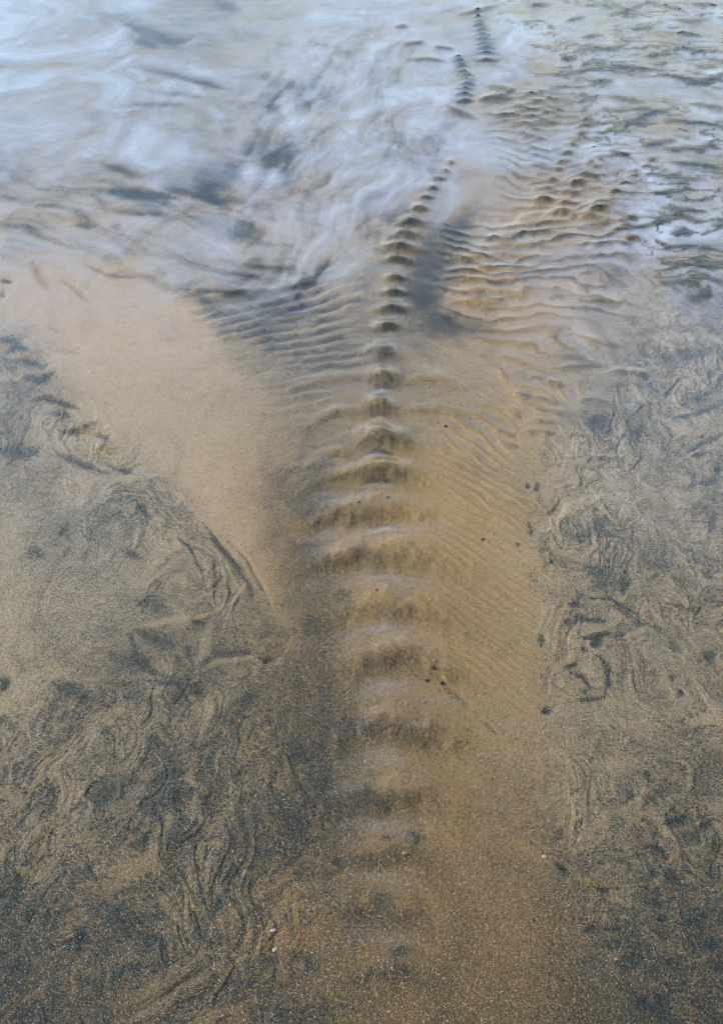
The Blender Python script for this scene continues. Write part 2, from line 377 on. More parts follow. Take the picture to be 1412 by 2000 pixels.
# wet wrinkles through the wide-spread ripples on the far right (turbulent water)
turb = inpoly([(1000, -100), (1560, -100), (1560, 560), (1320, 560), (1200, 420), (1110, 230), (1060, 170), (960, 10)], 60)
rn = fbm(X * 2.6 + .5 * n1, Y * 6.5 + .8 * qx, 500, 3, .5)
crest = np.exp(-(rn / .13) ** 2) * sst(-.25, .1, fbm(X * 2, Y * 1.5, 505, 3))
HT += turb * crest * 2.2; OL += turb * crest * .9; D += turb * (.04 + .30 * crest); SI = SI * (1 - turb) + turb * np.clip(.50 + .55 * wisp_far, 0, .8)  # haze between the crests stands in for sky reflection
D += turb * (.22 * np.exp(-((rn - .05) / .09) ** 2) - .08); GP += turb * .35 * crest

CRESTS = [[(1100, 44), (1146, 36)], [(1204, 29), (1240, 16), (1268, 7)], [(1299, 41), (1345, 43), (1391, 41)], [(1115, 101), (1188, 97), (1232, 87)], [(1294, 97), (1345, 99), (1398, 106)],
          [(1122, 145), (1166, 135), (1232, 132), (1272, 141)], [(1272, 141), (1332, 159), (1412, 163)], [(1372, 157), (1420, 150)], [(1129, 128), (1175, 122)], [(1095, 119), (1129, 115)],
          [(1210, 252), (1240, 235), (1266, 223), (1321, 212)], [(1237, 214), (1270, 213)], [(1250, 289), (1290, 280), (1321, 276)], [(1290, 294), (1360, 291), (1412, 285)], [(1272, 130), (1299, 127)],
          [(1321, 68), (1363, 72)], [(1144, 163), (1199, 159)], [(1256, 345), (1320, 352), (1381, 355)], [(1271, 384), (1310, 380), (1351, 372)], [(1206, 452), (1250, 448), (1296, 440)], [(1290, 410), (1380, 420)],
          [(768, 56), (801, 54)], [(784, 90), (826, 85)], [(791, 120), (830, 118), (871, 122)], [(846, 95), (886, 100)], [(891, 31), (930, 24), (976, 12)], [(1024, 15), (1076, 11)],
          [(866, 207), (900, 222), (931, 235)], [(950, 172), (1006, 180)], [(930, 198), (1000, 194)], [(1180, 190), (1260, 200)], [(1300, 235), (1412, 250)], [(1340, 205), (1412, 215)], [(1230, 60), (1275, 55)],
          [(1190, 300), (1240, 315)], [(1300, 320), (1412, 330)], [(1130, 75), (1180, 70)], [(1260, 110), (1285, 108)], [(1350, 12), (1400, 15)], [(1290, 10), (1340, 25)]]
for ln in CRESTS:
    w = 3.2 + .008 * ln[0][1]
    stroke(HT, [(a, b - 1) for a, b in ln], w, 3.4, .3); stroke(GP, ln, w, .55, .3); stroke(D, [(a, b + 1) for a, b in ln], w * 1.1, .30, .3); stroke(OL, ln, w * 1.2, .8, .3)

# ------------------------------------------------------------------ individual marks
THIN = []
for pts, w, a in [
    ([(880, 440), (850, 520), (820, 600)], 46, .22), ([(790, 560), (850, 620), (960, 650)], 22, .22),          # blue-black pool
    ([(385, 330), (425, 350), (445, 375)], 52, .30), ([(440, 320), (470, 345)], 14, .3),
    ([(490, 300), (540, 310), (590, 290)], 46, .28), ([(545, 330), (565, 352)], 12, .3),
    ([(200, 320), (240, 335), (285, 358)], 9, .35), ([(180, 372), (280, 380), (350, 386)], 9, .42), ([(170, 400), (240, 415), (320, 422)], 7, .35),
    ([(395, 385), (460, 412)], 8, .3), ([(145, 440), (185, 444)], 7, .35), ([(215, 438), (240, 450)], 7, .3),
    ([(240, 45), (290, 65), (340, 85), (380, 75)], 8, .42), ([(255, 75), (310, 95)], 7, .3), ([(420, 5), (470, 25)], 10, .35),
    ([(250, 130), (330, 145), (430, 170)], 6, .30), ([(270, 175), (340, 185), (400, 190)], 5, .3), ([(250, 205), (360, 203)], 5, .38), ([(380, 160), (450, 175)], 5, .35),
    ([(520, 225), (550, 210)], 10, .3), ([(600, 190), (690, 50)], 7, .2), ([(500, 150), (600, 175), (680, 170)], 9, .18),
    ([(940, 380), (915, 430), (880, 470)], 18, .25), ([(870, 300), (925, 268)], 14, .2),
    ([(650, 500), (620, 545)], 7, .3), ([(560, 568), (620, 552)], 7, .25), ([(160, 515), (210, 535), (265, 542)], 6, .35), ([(300, 530), (330, 535)], 6, .25),
    ([(60, 510), (90, 560), (105, 570)], 9, .25), ([(120, 545), (185, 598)], 6, .25), ([(90, 640), (120, 650)], 5, .3), ([(110, 685), (160, 690)], 5, .2),
    # left scalloped edge
    ([(0, 548), (25, 552)], 6, .6), ([(0, 575), (15, 580)], 8, .4), ([(5, 690), (30, 680), (60, 685)], 7, .6), ([(0, 665), (40, 668)], 8, .5), ([(45, 705), (85, 715), (105, 708)], 8, .4),
    ([(45, 738), (80, 745), (110, 728)], 7, .7), ([(60, 785), (85, 778), (110, 785), (160, 800)], 7, .6), ([(95, 810), (140, 812)], 10, .35),
    ([(120, 845), (150, 848), (190, 828)], 8, .55), ([(-10, 880), (40, 885), (80, 878)], 13, .5), ([(110, 886), (160, 905), (220, 925)], 7, .45), ([(180, 850), (215, 862)], 6, .5), ([(210, 905), (280, 930)], 6, .45),
    ([(50, 1070), (90, 1090)], 14, .3), ([(120, 1030), (130, 1045)], 14, .25), ([(240, 1070), (275, 1090)], 8, .35), ([(270, 985), (285, 1005)], 6, .4),
    # double dark channel
    ([(398, 1022), (430, 1062), (465, 1105), (487, 1145), (490, 1170)], 6.5, .62), ([(440, 1050), (480, 1090), (500, 1130), (530, 1190)], 4, .30),
    ([(335, 1045), (370, 1065), (395, 1110), (400, 1140)], 4, .30), ([(260, 1170), (290, 1175), (330, 1200)], 14, .3), ([(380, 1215), (400, 1214)], 6, .45),
    ([(255, 1235), (265, 1275), (300, 1308), (335, 1320)], 7, .55), ([(270, 1235), (320, 1250), (345, 1265)], 14, .3), ([(365, 1250), (375, 1290)], 9, .25),
    ([(205, 1268), (250, 1290), (300, 1310)], 12, .25), ([(280, 1325), (350, 1332), (370, 1370)], 5, .5), ([(370, 1330), (395, 1358)], 10, .45), ([(395, 1300), (415, 1275), (490, 1275)], 6, .35),
    ([(505, 1285), (520, 1292), (540, 1285)], 5, .55), ([(495, 1255), (500, 1240), (540, 1235)], 5, .3), ([(95, 1330), (140, 1345), (180, 1365)], 16, .35), ([(250, 1350), (310, 1370)], 15, .25),
    ([(-5, 1325), (12, 1330), (5, 1350)], 8, .7), ([(-5, 1400), (10, 1410)], 10, .4), ([(190, 1410), (215, 1430)], 10, .35), ([(410, 1400), (440, 1395), (430, 1420)], 9, .4),
    ([(445, 1380), (490, 1360), (515, 1340)], 7, .35), ([(465, 1420), (468, 1460)], 4, .4), ([(300, 1525), (320, 1510), (360, 1505)], 8, .65), ([(295, 1585), (305, 1575), (300, 1600)], 8, .7),
    ([(50, 1550), (90, 1570), (120, 1575)], 22, .25), ([(250, 1655), (285, 1640)], 9, .4), ([(140, 1810), (160, 1830), (150, 1860)], 8, .6), ([(10, 1890), (70, 1895)], 14, .4), ([(0, 1760), (80, 1730)], 25, .2),
    ([(230, 1780), (235, 1770)], 8, .5), ([(280, 1845), (300, 1850)], 16, .4), ([(500, 1670), (515, 1660)], 12, .45), ([(490, 1695), (505, 1690)], 7, .45), ([(465, 1705), (475, 1700)], 9, .4),
    ([(420, 1780), (440, 1745), (450, 1735)], 7, .5), ([(415, 1912), (430, 1910)], 7, .5), ([(600, 1490), (640, 1440), (650, 1400)], 12, .2), ([(580, 1300), (580, 1420)], 10, .15),
    ([(215, 1920), (250, 1890), (280, 1890)], 8, .3), ([(300, 1790), (310, 1760)], 5, .4),
    # right flank marks
    ([(1030, 945), (1035, 955)], 5, .6), ([(1052, 940), (1048, 960)], 5, .65), ([(1030, 1015), (1038, 1045)], 5, .5), ([(1070, 1090), (1078, 1100)], 5, .7), ([(1005, 1055), (1015, 1062)], 4, .5),
    ([(1165, 1010), (1170, 1050)], 9, .4), ([(1120, 1050), (1150, 1045)], 10, .3), ([(1145, 1095), (1180, 1130), (1150, 1140)], 20, .3), ([(1218, 1115), (1220, 1160)], 9, .55),
    ([(1110, 1178), (1140, 1182)], 6, .5), ([(1125, 1160), (1140, 1165)], 9, .35), ([(1140, 1170), (1190, 1168), (1230, 1190), (1250, 1200)], 4, .45),
    ([(1052, 1235), (1055, 1262)], 6, .5), ([(1125, 1225), (1130, 1205), (1160, 1213), (1190, 1212)], 6, .5), ([(1108, 1222), (1112, 1210)], 6, .45),
    ([(1140, 1248), (1170, 1242), (1195, 1236)], 5, .95), ([(1155, 1260), (1180, 1252)], 8, .75), ([(1200, 1250), (1225, 1235)], 6, .5), ([(1136, 1265), (1150, 1273)], 4, .55),
    ([(1104, 1302), (1115, 1300), (1130, 1297)], 4, .95), ([(1112, 1312), (1140, 1322), (1160, 1350)], 5, .55), ([(1165, 1280), (1188, 1300), (1190, 1340), (1185, 1365)], 6, .5),
    ([(1060, 1388), (1075, 1382)], 6, .8), ([(1125, 1368), (1190, 1365)], 5, .5), ([(1140, 1355), (1150, 1345)], 8, .3), ([(1200, 1180), (1240, 1210), (1300, 1230)], 7, .25),
    ([(1295, 1250), (1330, 1272)], 10, .3), ([(1308, 1318), (1312, 1330)], 6, .5), ([(1325, 1345), (1330, 1362)], 5, .6), ([(1375, 1290), (1395, 1275)], 9, .45), ([(1385, 1040), (1395, 1000)], 7, .5),
    ([(1370, 945), (1400, 935)], 6, .45), ([(1395, 915), (1410, 915)], 7, .8), ([(1345, 880), (1370, 868), (1412, 845)], 6, .55), ([(1350, 890), (1385, 882)], 6, .5), ([(1310, 815), (1360, 808), (1412, 790)], 5, .5),
    ([(1250, 860), (1240, 850), (1260, 830)], 12, .35), ([(1150, 820), (1190, 835)], 14, .3), ([(1035, 1110), (1050, 1140)], 10, .1),
    ([(1310, 675), (1340, 690), (1390, 690)], 12, .3), ([(1330, 590), (1390, 580)], 10, .3), ([(1300, 470), (1400, 490)], 9, .3), ([(1290, 515), (1330, 510)], 5, .4),
    ([(1255, 1508), (1270, 1512)], 6, .65), ([(1225, 1560), (1235, 1555)], 5, .6), ([(1240, 1590), (1300, 1530), (1360, 1560)], 9, .22), ([(1290, 1608), (1330, 1598), (1350, 1592)], 6, .85), ([(1345, 1640), (1360, 1620), (1400, 1600)], 7, .5),
    ([(1255, 1650), (1285, 1655), (1305, 1675)], 6, .7), ([(1300, 1720), (1315, 1700)], 13, .6), ([(1265, 1710), (1275, 1695)], 8, .5), ([(1270, 1735), (1285, 1740)], 7, .55), ([(1090, 1620), (1100, 1640)], 13, .35),
    ([(1125, 1540), (1130, 1550)], 9, .4), ([(1085, 1685), (1110, 1710)], 7, .6), ([(1165, 1735), (1190, 1738)], 5, .95), ([(1140, 1815), (1160, 1812)], 7, .7), ([(1175, 1812), (1215, 1815)], 6, .5),
    ([(1180, 1840), (1210, 1850)], 10, .4), ([(1285, 1795), (1305, 1795)], 8, .75), ([(1330, 1805), (1370, 1800), (1378, 1780)], 7, .7), ([(1300, 1880), (1335, 1885)], 9, .5), ([(1215, 1900), (1220, 1875), (1260, 1870)], 10, .45),
    ([(1290, 1940), (1305, 1965)], 13, .6), ([(1395, 1895), (1412, 1890)], 8, .7), ([(1345, 1830), (1360, 1860)], 5, .5), ([(1275, 1770), (1290, 1760)], 10, .3), ([(1370, 1850), (1412, 1840)], 10, .4),
    ([(1380, 1720), (1400, 1700)], 16, .3), ([(1230, 1940), (1320, 1990)], 16, .35),
    # black sand in the foreground channel
    ([(700, 1400), (690, 1440)], 26, .28), ([(720, 1530), (700, 1580)], 26, .28), ([(790, 1625), (815, 1640), (810, 1660)], 13, .45), ([(745, 1640), (780, 1635)], 9, .35), ([(725, 1770), (760, 1755), (775, 1760)], 16, .38),
    ([(770, 1880), (780, 1860), (805, 1855)], 12, .5), ([(715, 1905), (725, 1910)], 12, .45), ([(650, 1690), (670, 1680)], 8, .3), ([(600, 1900), (610, 1850)], 14, .25), ([(560, 2000), (700, 1960)], 25, .1),
    ([(840, 1310), (870, 1345), (905, 1378), (940, 1400)], 7, .22), ([(940, 1405), (975, 1440)], 4, .2), ([(600, 1200), (620, 1240)], 20, .14), ([(570, 1060), (600, 1090)], 20, .14),
    ([(690, 1190), (660, 1150)], 16, .15), ([(520, 900), (560, 960), (600, 1000)], 30, .12)]:
    if pts[0][1] < 620: THIN.append((pts, w, a))
    stroke(D, pts, w, a * 1.2, .35); stroke(HT, pts, w, -min(w, 9) * a * .25, .35)
# pale edges
for pts, w, a in [
    ([(385, 1000), (420, 1040), (460, 1085), (482, 1135), (470, 1165), (430, 1190), (405, 1205)], 4.5, .38), ([(455, 1050), (490, 1090), (515, 1140), (540, 1200)], 4, .32),
    ([(300, 955), (350, 960), (375, 1000)], 4, .2), ([(250, 1230), (330, 1212), (405, 1202), (440, 1185)], 5, .34), ([(415, 1215), (405, 1265), (375, 1300)], 7, .26), ([(248, 1245), (275, 1290), (310, 1318)], 3.5, .3),
    ([(385, 1315), (420, 1290), (500, 1282)], 5, .24), ([(495, 1265), (498, 1240), (550, 1230)], 4, .3), ([(560, 1265), (575, 1240)], 4, .25), ([(75, 1345), (110, 1310), (145, 1305)], 4, .22), ([(500, 1505), (470, 1560), (400, 1640), (370, 1700)], 7, .24),
    ([(345, 1735), (315, 1760), (340, 1790), (358, 1810)], 6, .3), ([(370, 1700), (365, 1760), (410, 1820)], 6, .2), ([(590, 1680), (540, 1730), (440, 1800)], 7, .18), ([(590, 1790), (550, 1830), (470, 1880), (410, 1960)], 5, .3),
    ([(150, 1850), (145, 1900), (140, 1960)], 5, .22), ([(270, 1665), (310, 1660)], 5, .2), ([(20, 1620), (60, 1650), (200, 1640)], 20, .14),
    ([(1190, 1255), (1235, 1235), (1260, 1232)], 3.5, .32), ([(1100, 1240), (1135, 1262)], 3.5, .3), ([(1140, 1300), (1170, 1325)], 9, .3), ([(1130, 1225), (1180, 1228), (1220, 1200)], 9, .2), ([(1175, 1378), (1200, 1368), (1220, 1375)], 3.5, .25),
    ([(1412, 855), (1385, 860), (1345, 890), (1320, 905)], 3.5, .3), ([(1300, 820), (1320, 810), (1350, 802)], 4, .3), ([(1270, 700), (1300, 660), (1345, 650)], 4, .15),
    ([(1225, 1570), (1250, 1555), (1270, 1530)], 6, .3), ([(1230, 1600), (1300, 1625), (1350, 1610), (1400, 1595)], 4, .28), ([(1290, 1690), (1330, 1660), (1400, 1640)], 4, .25), ([(1270, 1730), (1300, 1695)], 3.5, .3), ([(1310, 1800), (1370, 1790)], 4, .2),
    ([(1320, 1890), (1370, 1870), (1412, 1860)], 5, .25), ([(1350, 1830), (1365, 1862)], 3, .2), ([(1000, 1640), (1060, 1680), (1080, 1690)], 9, .28), ([(1120, 1710), (1160, 1725)], 6, .3), ([(1180, 1750), (1215, 1760)], 7, .3),
    ([(1050, 1540), (1075, 1580)], 9, .25), ([(860, 1320), (905, 1365), (950, 1405), (975, 1435)], 4, .26), ([(170, 760), (190, 805), (240, 865)], 4, .2), ([(60, 655), (120, 700), (122, 740)], 5, .28), ([(0, 640), (50, 648)], 4, .25),
    ([(0, 1010), (40, 1020), (0, 1100)], 30, .14), ([(190, 900), (200, 960), (100, 990)], 20, .1), ([(1150, 1400), (1220, 1420), (1300, 1400)], 26, .1), ([(1180, 1480), (1220, 1510)], 20, .14)]:
    stroke(D, pts, w, -a, .3); stroke(HT, pts, w, min(w, 8) * a * .5, .3)
# gold in small scoured hollows of the left edge
for x, y, rx, ry in [(70, 742, 40, 7), (28, 686, 30, 6), (160, 848, 40, 7), (200, 880, 30, 6), (10, 645, 20, 6), (150, 898, 1, 1), (75, 495, 28, 5), (540, 1835, 50, 28), (1165, 1730, 40, 12), (1180, 600, 30, 6)]:
    blob(GP, x, y, rx, ry, .7)

# ------------------------------------------------------------------ milky, silty water, with sky sheen painted in as haze
wx = X * 1.9 + .9 * fbm(X * 1.1, Y * .8, 601, 3); wy = Y * 1.1 + .9 * fbm(X * 1.1 + 4, Y * .8, 611, 3)
wisp = fbm(wx * 1.4, wy * 1.4, 621, 6, .62)
wr = 1 - np.abs(fbm(wx * 1.6 + 3, wy * 1.3, 641, 5, .6)) * 3.2
SI += -.6 * wA * stA - .5 * wB * stB
SI = SI * .68 + (.62 * wisp + .05 * np.clip(wr, -1, 1)) * sst(760, 330, V)
VE = np.zeros(U.shape)
for pts, w, a in [
    ([(215, 20), (245, 70), (240, 110), (262, 150), (250, 200), (205, 290), (130, 330)], 10, .35), ([(240, 112), (330, 122), (430, 152), (480, 175)], 8, .42), ([(230, 150), (330, 165), (400, 178), (440, 200)], 8, .42),
    ([(400, 185), (430, 240), (450, 290), (490, 330), (520, 350)], 10, .34), ([(560, 230), (600, 290), (570, 320)], 12, .25), ([(640, 50), (680, 30), (720, 80)], 22, .3), ([(700, 130), (620, 200), (560, 260)], 18, .2),
    ([(960, 60), (1000, 90), (1050, 110)], 30, .32), ([(880, 90), (850, 170), (810, 215)], 18, .34), ([(1010, 140), (960, 160)], 20, .25), ([(760, 230), (700, 300), (640, 400), (640, 460)], 16, .22), ([(100, 150), (60, 220), (30, 300)], 30, .12),
    ([(0, 10), (200, 30)], 16, .25), ([(1330, 130), (1412, 150)], 20, .3), ([(1390, 20), (1412, 90)], 22, .3), ([(560, 350), (600, 420), (560, 500)], 22, .1), ([(1170, 200), (1190, 225)], 14, .3), ([(60, 410), (160, 470), (330, 500)], 10, .16)]:
    stroke(VE, pts, w * 1.7, a * 1.05, .3)
SI += VE * np.clip(.35 + 1.3 * fbm(wx * 3.5, wy * 3.2, 661, 5, .65), -.1, 1.1)
clear = inpoly([(252, 45), (420, -60), (560, -60), (600, 30), (560, 120), (480, 150), (330, 112), (252, 108)], 25)
SI *= 1 - .45 * clear
trn = np.clip(.55 + .9 * fbm(X * 14, Y * 40, 651, 5, .65), 0, 1.3)
SI += TR * trn * (.34 - .12 * sst(1000, 1500, V))
SI = np.where(V > 600, SI, SI * (1 - .75 * np.clip(GP, 0, 1)))
for x_, y_, rx_, ry_, a_ in [(850, 530, 60, 80, .3), (425, 355, 60, 32, .2), (545, 312, 65, 25, .18), (280, 380, 110, 10, .2), (240, 338, 60, 12, .2), (470, 395, 60, 12, .15)]:
    blob(SI, x_, y_, rx_, ry_, -a_)
for x_, y_, rx_, ry_ in CLR: blob(SI, x_, y_, rx_, ry_, -.35)
for ln in CRESTS: stroke(SI, ln, 4.5, -.45, .3)
SI -= turb * .60 * crest
for pts, w, a in THIN: stroke(SI, pts, w * 1.3, -a * (.75 if w < 12 else .4), .35)
SI = np.clip(SI, 0, .85)

HT += np.clip(GP, 0, 1) * 1.3 * fbm(X * 55, Y * 42, 1201, 3)
blob(D, 850, 545, 60, 85, .14, 14); blob(D, 905, 420, 30, 75, .16, 30); blob(D, 840, 640, 90, 22, .16); blob(SI, 905, 420, 26, 60, -.12, 30); blob(D, 430, 352, 85, 32, .12); blob(D, 545, 305, 75, 26, .1); blob(D, 290, 378, 130, 16, .2); blob(D, 300, 70, 90, 26, .22, 18); blob(SI, 300, 70, 90, 26, -.18, 18)
blob(D, 930, 330, 55, 95, -.2); blob(SI, 930, 320, 55, 95, .18); blob(D, 640, 470, 60, 50, -.12)
PK = lobe * .8 + .45 * sst(760, 560, V) * sst(250, 420, V) + .35 * mR * sst(1000, 700, V)
soft = .46 + .33 * np.tanh((D - .46) / .36)
D = D + (soft - D) * sst(520, 800, V) * .85
D += .01 * sst(1350, 1950, V) + lobe * .10 * fbm(X * 9, Y * 7, 1301, 5, .7)
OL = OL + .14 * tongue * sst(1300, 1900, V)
G = np.clip(G + GP * .9, 0, 1); D = np.clip(D - .10 * np.clip(GP, 0, 1), 0.02, .97)

# relief in metres
relief = HT * S_ * 1.0
relief += .00035 * fbm(X * 45, Y * 28, 701, 4, .6) + .0015 * n1 + .005 * fbm(X * 1.2, Y * .9, 711, 3)
relief += m * .0003 * fil

# ------------------------------------------------------------------ helpers for meshes and materials
def grid_mesh(name, x, y, z, attrs, mat):
    nv, nu = x.shape
    me = bpy.data.meshes.new(name)
    co = np.stack([x, y, z], -1).reshape(-1, 3).astype(np.float32)
    idx = np.arange(nv * nu).reshape(nv, nu)
    q = np.stack([idx[:-1, :-1], idx[:-1, 1:], idx[1:, 1:], idx[1:, :-1]], -1).reshape(-1, 4)[:, ::-1]
    me.vertices.add(len(co)); me.vertices.foreach_set('co', co.ravel())
    me.loops.add(q.size); me.loops.foreach_set('vertex_index', q.ravel().astype(np.int32))
    me.polygons.add(len(q)); me.polygons.foreach_set('loop_start', np.arange(0, q.size, 4, dtype=np.int32))
    me.polygons.foreach_set('use_smooth', np.ones(len(q), bool))
    me.update(calc_edges=True)
    for k, a in attrs.items():
        at = me.attributes.new(k, 'FLOAT', 'POINT'); at.data.foreach_set('value', a.reshape(-1).astype(np.float32))
    me.materials.append(mat)
    o = bpy.data.objects.new(name, me); scene.collection.objects.link(o)
    return o

def mat(name):
    m_ = bpy.data.materials.new(name); m_.use_nodes = True; m_.node_tree.nodes.clear()
    return m_, m_.node_tree.nodes, m_.node_tree.links
class N:
    def __init__(s, nt): s.n, s.l = nt.nodes, nt.links
    def put(s, sock, v):
        if isinstance(v, bpy.types.NodeSocket): s.l.new(v, sock)
        else: sock.default_value = v
    def math(s, op, a, b=0., clamp=False):
        n = s.n.new('ShaderNodeMath'); n.operation = op; n.use_clamp = clamp; s.put(n.inputs[0], a); s.put(n.inputs[1], b); return n.outputs[0]
    def mix(s, f, a, b, bt='MIX'):
        n = s.n.new('ShaderNodeMix'); n.data_type = 'RGBA'; n.blend_type = bt; s.put(n.inputs[0], f); s.put(n.inputs[6], a); s.put(n.inputs[7], b); return n.outputs[2]
    def attr(s, k):
        n = s.n.new('ShaderNodeAttribute'); n.attribute_name = k; return n.outputs['Fac']
    def noise(s, sc, det=2, rough=.5, vec=None):
        n = s.n.new('ShaderNodeTexNoise'); n.inputs['Scale'].default_value = sc; n.inputs['Detail'].default_value = det; n.inputs['Roughness'].default_value = rough
        if vec is not None: s.l.new(vec, n.inputs['Vector'])
        return n.outputs['Fac']
    def voro(s, sc, vec):
        n = s.n.new('ShaderNodeTexVoronoi'); n.voronoi_dimensions = '2D'; n.inputs['Scale'].default_value = sc; s.l.new(vec, n.inputs['Vector'])
        sp = s.n.new('ShaderNodeSeparateColor'); s.l.new(n.outputs['Color'], sp.inputs[0]); return n.outputs['Distance'], sp.outputs
    def ramp(s, x, a, b):
        n = s.n.new('ShaderNodeMapRange'); n.interpolation_type = 'SMOOTHSTEP'; s.put(n.inputs[0], x); s.put(n.inputs[1], a); s.put(n.inputs[2], b); return n.outputs[0]

PALE = (.455, .40, .305, 1); PINK = (.56, .44, .345, 1); GOLD = (.40, .24, .062, 1); DARK = (.020, .032, .034, 1)
# ---- sand: three kinds of grain, each grain one Voronoi cell
sm, nn, ll = mat('wet_sand'); k = N(sm.node_tree)
tcn = nn.new('ShaderNodeTexCoord'); P = tcn.outputs['Object']
dA, gA = k.attr('dark'), k.attr('gold')
d1, c1 = k.voro(760, P); d2, c2 = k.voro(380, P); d3, c3 = k.voro(1300, P)
d2c = k.voro(520, P)[1][1]; clump = k.noise(90, 4, .7, P); clump2 = k.noise(26, 5, .65, P)
dd = k.math('ADD', dA, k.math('MULTIPLY', k.math('SUBTRACT', clump, .5), .16))
dd = k.math('ADD', dd, k.math('MULTIPLY', k.math('SUBTRACT', clump2, .5), .22))
isdark = k.ramp(k.math('SUBTRACT', dd, k.math('ADD', k.math('MULTIPLY', c1[0], .75), k.math('MULTIPLY', c2[0], .25))), -.40, .40)
gg = k.math('ADD', gA, k.math('MULTIPLY', k.math('SUBTRACT', c1[1], .5), .7))
gg = k.math('ADD', gg, k.math('MULTIPLY', k.math('SUBTRACT', c2[1], .5), .3), True)
base = k.mix(gg, k.mix(k.attr('pink'), PALE, PINK), GOLD)
base = k.mix(k.attr('umber_shade'), base, (.115, .077, .028, 1))
# odd orange and cream grains, and rare cells painted as glints
base = k.mix(k.ramp(c1[2], .90, .93), base, (.50, .24, .10, 1))
base = k.mix(k.ramp(c3[1], .955, .96), base, (.78, .74, .66, 1))
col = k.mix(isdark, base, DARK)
col = k.mix(k.ramp(c3[2], .996, .9975), col, (.66, .62, .55, 1))
val = k.math('ADD', .64, k.math('ADD', k.math('MULTIPLY', k.voro(210, P)[1][0], .16), k.math('ADD', k.math('MULTIPLY', c3[0], .34), k.math('MULTIPLY', d2c, .22))))
col = k.mix(1.0, col, val, 'MULTIPLY')
bs = nn.new('ShaderNodeBsdfPrincipled'); ll.new(col, bs.inputs['Base Color']); bs.inputs['Roughness'].default_value = .62
bs.inputs['Specular IOR Level'].default_value = .12
hb = k.math('ADD', k.math('MULTIPLY', d1, .5), k.math('ADD', k.math('MULTIPLY', clump, .3), k.math('MULTIPLY', c2[0], .25)))
bp = nn.new('ShaderNodeBump'); bp.inputs['Strength'].default_value = .4; bp.inputs['Distance'].default_value = .0016; ll.new(hb, bp.inputs['Height']); ll.new(bp.outputs[0], bs.inputs['Normal'])
so = nn.new('ShaderNodeOutputMaterial'); ll.new(bs.outputs[0], so.inputs[0])

# ---- water: clear film with Fresnel reflection, milky where silty or where sky sheen is painted
wm, nn, ll = mat('shallow_water'); k = N(wm.node_tree)
tcn = nn.new('ShaderNodeTexCoord'); P = tcn.outputs['Object']
mpn = nn.new('ShaderNodeMapping'); mpn.inputs['Scale'].default_value = (1, 1.7, 1); ll.new(P, mpn.inputs[0]); PS = mpn.outputs[0]
sA, tA = k.attr('silt_sheen'), k.attr('choppy')
hh = k.math('ADD', k.math('MULTIPLY', k.noise(38, 3, .6, PS), 1.0), k.math('MULTIPLY', k.noise(120, 2, .5, PS), .35))
bp = nn.new('ShaderNodeBump'); bp.inputs['Distance'].default_value = .006; ll.new(hh, bp.inputs['Height'])
ll.new(k.math('ADD', .02, k.math('MULTIPLY', tA, .6)), bp.inputs['Strength'])
fr = nn.new('ShaderNodeFresnel'); geo = nn.new('ShaderNodeNewGeometry'); ll.new(k.math('SUBTRACT', 1.40, k.math('MULTIPLY', geo.outputs['Backfacing'], 1.40 - 1 / 1.40)), fr.inputs[0]); ll.new(bp.outputs[0], fr.inputs['Normal'])
gl = nn.new('ShaderNodeBsdfGlossy'); gl.inputs['Roughness'].default_value = .13; ll.new(bp.outputs[0], gl.inputs['Normal'])
tr = nn.new('ShaderNodeBsdfTransparent'); tr.inputs[0].default_value = (.965, .955, .89, 1)
df = nn.new('ShaderNodeBsdfDiffuse'); df.inputs[0].default_value = (.60, .65, .72, 1)  # bluish tint stands in for reflected sky
sp = k.math('MULTIPLY', sA, k.math('ADD', .80, k.math('MULTIPLY', k.noise(11, 8, .72, PS), .40)), True)
sp = k.math('MULTIPLY', sp, k.math('ADD', .30, k.math('MULTIPLY', k.noise(120, 8, .9, PS), 1.35)), True)
m1 = nn.new('ShaderNodeMixShader'); ll.new(sp, m1.inputs[0]); ll.new(tr.outputs[0], m1.inputs[1]); ll.new(df.outputs[0], m1.inputs[2])
m2 = nn.new('ShaderNodeMixShader'); ll.new(fr.outputs[0], m2.inputs[0]); ll.new(m1.outputs[0], m2.inputs[1]); ll.new(gl.outputs[0], m2.inputs[2])
so = nn.new('ShaderNodeOutputMaterial'); ll.new(m2.outputs[0], so.inputs[0])

# ------------------------------------------------------------------ surroundings: same sheet carried on to the horizon
def extend(x, y, fields):
    """add coarse outer rows/columns so that the sheet reaches the horizon on every side"""
    ex = [0.25, .8, 2, 5, 14, 40, 120, 400]
    nv, nu = x.shape
    # columns
    lw = x[:, :1]; rw = x[:, -1:]
    xl = np.concatenate([lw - e for e in ex[::-1]], 1); xr = np.concatenate([rw + e for e in ex], 1)
    X2 = np.concatenate([xl, x, xr], 1); Y2 = np.concatenate([np.repeat(y[:, :1], 8, 1), y, np.repeat(y[:, -1:], 8, 1)], 1)
    top_y = Y2[:1]; bot_y = Y2[-1:]
    X3 = np.concatenate([X2[:1]] * 8 + [X2] + [X2[-1:]] * 8, 0)
    Y3 = np.concatenate([top_y + e for e in ex[::-1]] + [Y2] + [bot_y - e for e in ex], 0)
    out = []
    for f in fields:
        F = np.pad(f, 8, mode='edge'); out.append(F)
    return X3, Y3, out
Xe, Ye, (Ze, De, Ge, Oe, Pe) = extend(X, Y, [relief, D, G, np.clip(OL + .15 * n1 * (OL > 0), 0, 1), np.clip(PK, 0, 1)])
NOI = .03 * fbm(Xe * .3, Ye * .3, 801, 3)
sand = grid_mesh('beach_sand', Xe, Ye, Ze, {'dark': De, 'gold': Ge, 'umber_shade': Oe, 'pink': Pe}, sm)
sand['kind'] = 'structure'
